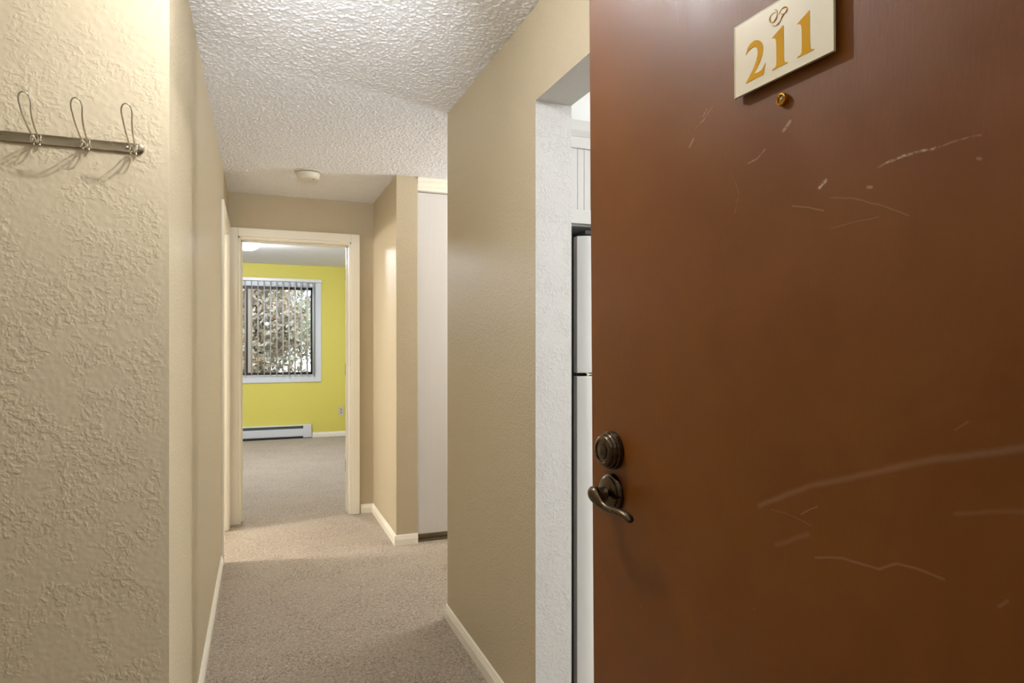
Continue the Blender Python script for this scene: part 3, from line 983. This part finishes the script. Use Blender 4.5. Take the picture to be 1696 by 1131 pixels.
bl_ = empty('ceiling_dome_light', (-.115, 7.35, H))
tag(bl_, 'glowing white dome light on the ceiling of the far room', 'ceiling light')
MB().lathe([(.150, 0), (.152, .008), (.140, .020), (.120, .022)], flip, 48).build('base', M_LAMPMETAL, bl_, auto=True)
M_DOME = emit('lit_bedroom_dome', (.88, .93, 1.0), E_BEDLAMP)
MB().lathe([(.128, .020), (.126, .045), (.112, .075), (.085, .100), (.045, .114), (0, .118)], flip, 48).build('glass_dome', M_DOME, bl_, smooth=True)
MB().lathe([(.008, .117), (.008, .124), (0, .128)], flip, 16).build('finial', M_LAMPMETAL, bl_, smooth=True)


# ------------------------------------------------------------------ lamps out of frame, some of them added fill
def ceiling_lamp(name, x, y, power, col, label, drop=.12, rad=.03, z=H):
    e = empty(name, (x, y, z))
    tag(e, label, 'ceiling light')
    MB().lathe([(.07, 0), (.07, .010), (.035, .022), (.022, .030), (.022, .048), (0, .048)], flip, 32).build('base', M_WHITE, e, auto=True)
    ld = bpy.data.lights.new(name + '_bulb', 'POINT')
    ld.energy = power; ld.color = col; ld.shadow_soft_size = rad
    lo_ = bpy.data.objects.new('bulb', ld); COL.objects.link(lo_)
    lo_.parent = e; lo_.location = (0, 0, -drop)
    return e
ceiling_lamp('ceiling_lamp', .02, 1.41, P_FOYER, C_FOYER, 'bare-bulb ceiling lamp above the entry, over the coat hooks', .085, .012)
ceiling_lamp('ceiling_lamp', .1, -.75, P_FILL_HALL, C_FILL_HALL, 'added fill lamp on the shared hallway ceiling outside the apartment', .12, .12)  # added ambient fill from behind the camera
ceiling_lamp('ceiling_lamp', 3.0, .98, P_KITCHEN, C_KITCHEN, 'ceiling lamp of the kitchen in front of the refrigerator', .12, .06)
ceiling_lamp('ceiling_lamp', 2.6, 3.6, P_LIVING, C_LIVING, 'ceiling lamp of the passage right of the closet', .12, .12)
e = empty('added_uplighter', (2.7, 3.7, 0))  # added uplighter, unseen; lifts the passage and corridor ceiling
tag(e, 'added uplighter hidden in the passage behind the right corridor wall, brightening the ceiling', 'floor lamp')
MB().lathe([(.13, 0), (.13, .015), (.02, .03), (.012, .05), (.012, 1.62)], Matrix(), 32).build('pole', M_LAMPMETAL, e, auto=True)
MB().lathe([(.02, 1.60), (.10, 1.64), (.16, 1.72), (.157, 1.72), (.098, 1.645), (.015, 1.61)], Matrix(), 40).build('bowl_shade', M_LAMPMETAL, e, auto=True)
ld = bpy.data.lights.new('fill_uplight_bulb', 'POINT'); ld.energy = P_FILL_UPLIGHT; ld.color = C_FILL_UPLIGHT; ld.shadow_soft_size = .14
lo_ = bpy.data.objects.new('bulb', ld); COL.objects.link(lo_); lo_.parent = e; lo_.location = (0, 0, 1.695)
e = empty('added_bowl_uplight', (.12, .46, 1.77))  # added bowl uplight above the frame; brightens the near ceiling
tag(e, 'added bowl uplight, out of frame just inside the apartment entrance, filling the ceiling', 'pendant lamp')
MB().lathe([(.02, -.06), (.10, -.045), (.15, .02), (.147, .02), (.098, -.038), (.015, -.05)], Matrix(), 40).build('bowl_shade', M_LAMPMETAL, e, auto=True)
m = MB().tube([(0, 0, -.05), (0, 0, H - 1.77)], .006, 10)
m.lathe([(.05, H - 1.80), (.05, H - 1.77)], Matrix(), 24).build('stem', M_LAMPMETAL, e, auto=True)
ld = bpy.data.lights.new('fill_bowl_bulb', 'POINT'); ld.energy = P_FILL_BOWL; ld.color = C_FILL_BOWL; ld.shadow_soft_size = .014
lo_ = bpy.data.objects.new('bulb', ld); COL.objects.link(lo_); lo_.parent = e; lo_.location = (0, 0, -.030)
e = empty('added_fill_spot', (.18, .78, 1.85))  # added spot above the frame; stands in for flash bounced off the ceiling
tag(e, 'added fill spotlight, out of frame inside the entrance, aimed along the corridor ceiling', 'spotlight')
aim = Vector((.28, 2.8, H)) - Vector((.18, .78, 1.85))
am = aim.to_track_quat('Z', 'Y').to_matrix().to_4x4()
MB().lathe([(.018, -.085), (.030, -.075), (.040, -.02), (.043, .015), (.040, .015), (.036, -.02), (.020, -.040), (.0, -.042)], am, 32).build('head', M_LAMPMETAL, e, auto=True)
m = MB().tube([(0, 0, .035), (0, 0, H - 1.85)], .006, 10)
m.lathe([(.04, H - 1.88), (.04, H - 1.85)], Matrix(), 24).build('stem', M_LAMPMETAL, e, auto=True)
ld = bpy.data.lights.new('fill_spot_bulb', 'SPOT'); ld.energy = P_FILL_SPOT; ld.color = C_FILL_SPOT; ld.shadow_soft_size = .02
ld.spot_size = R(44); ld.spot_blend = 1.0
lo_ = bpy.data.objects.new('bulb', ld); COL.objects.link(lo_); lo_.parent = e
lo_.matrix_basis = (aim * -1).to_track_quat('Z', 'Y').to_matrix().to_4x4()
lo_.location = aim.normalized() * .018
e = empty('vanity_light', (-1.88, 4.62, 2.0))
tag(e, 'wall light of the bathroom behind the left doorway', 'wall light')
MB().box(0, .03, -.25, .25, -.05, .05).build('back_plate', M_LAMPMETAL, e, bevel=.004)
ld = bpy.data.lights.new('vanity_bulb', 'POINT'); ld.energy = P_BATH; ld.color = C_BATH; ld.shadow_soft_size = .045
lo_ = bpy.data.objects.new('bulb', ld); COL.objects.link(lo_); lo_.parent = e; lo_.location = (.12, 0, 0)

# ------------------------------------------------------------------ OUTSIDE: trees seen through the blind
M_BARK = new_mat('bark', srgb(96, 74, 58), .9)
t = NT(M_BARK); t.bump(t.noise(14, 3, .6, 0, None, (1, 1, .2)), .02)
def leafmat(name, c1, c2, c3):
    m = new_mat(name, c1, .55)
    t = NT(m)
    n1 = t.noise(1.8, 3, .6)
    n2 = t.noise(23, 2, .6)
    c = t.mix(t.rng(n1, .38, .62), c1, c2)
    c = t.mix(t.rng(n2, .5, .68), c, c3)
    t.l(c, t.b.inputs['Base Color'])
    return m
LM = [leafmat('green_leaves', srgb(120, 130, 92), srgb(150, 138, 104), srgb(196, 200, 180)),
      leafmat('autumn_leaves', srgb(150, 112, 66), srgb(120, 116, 84), srgb(206, 170, 120)),
      leafmat('grey_leaves', srgb(160, 150, 122), srgb(184, 156, 124), srgb(236, 222, 208))]
GZ = -3.0
o = MB().box(-25, 25, 9.8, 60, GZ - .2, GZ).build('ground', leafmat('lawn', srgb(92, 96, 62), srgb(110, 102, 70), srgb(130, 124, 92)))
tag(o, 'grassy ground outside below the bedroom window', 'ground', kind='structure')
rnd = random.Random(5)
def tree(x, y, hh, rad, mat, n, label, seed):
    r0 = random.Random(seed)
    e = empty('tree', (x, y, GZ))
    tag(e, label, 'tree', 'trees outside the bedroom window')
    m = MB()
    m.tube([(0, 0, -.1), (.05, 0, hh * .3), (.1, .05, hh * .6), (.05, 0, hh * .92)], [.22, .17, .11, .03], 10)
    tips = []
    for i in range(26):
        a = r0.uniform(0, 6.283); z = hh * r0.uniform(.25, .85); L = rad * r0.uniform(.6, 1.05) * (1.1 - .5 * z / hh)
        p = (math.cos(a) * L, math.sin(a) * L, z + L * r0.uniform(.1, .5))
        mid = (p[0] * .5, p[1] * .5, z + L * .12)
        m.tube([(.06, 0, z), mid, p], [.05, .03, .01], 6)
        tips += [mid, p]
    m.build('trunk', M_BARK, e, smooth=True)
    vs, fs = [], []
    for i in range(n):
        c = tips[r0.randrange(len(tips))]
        s_ = r0.uniform(.06, .14)
        g = [r0.gauss(0, .42) for _ in range(3)]
        c = Vector((c[0] + g[0], c[1] + g[1], c[2] + g[2]))
        u_ = Vector([r0.gauss(0, 1) for _ in range(3)]).normalized()
        v_ = u_.cross(Vector([r0.gauss(0, 1) for _ in range(3)])).normalized()
        b_ = len(vs)
        vs += [c + u_ * s_, c + v_ * s_ * .45, c - u_ * s_, c - v_ * s_ * .45]
        fs.append((b_, b_ + 1, b_ + 2, b_ + 3))
    mesh_obj('foliage', vs, fs, mat, e)
tree(-2.3, 15.0, 7.2, 1.6, LM[1], 9000, 'golden brown tree just outside the left half of the window', 1)
tree(2.9, 15.6, 7.8, 1.7, LM[0], 9000, 'grey-green tree outside the right half of the window', 2)
tree(-.1, 21.0, 9.0, 2.2, LM[2], 20000, 'pale tree further back behind the nearer ones outside the window', 3)
tree(5.6, 23.0, 9.0, 2.4, LM[0], 8000, 'green tree furthest right outside the window', 4)
tree(-5.8, 23.0, 9.0, 2.4, LM[1], 8000, 'brownish tree furthest left outside the window', 5)
tree(-.4, 29.0, 10.0, 3.0, LM[0], 9000, 'dark green tree far behind the pale tree outside the window', 6)
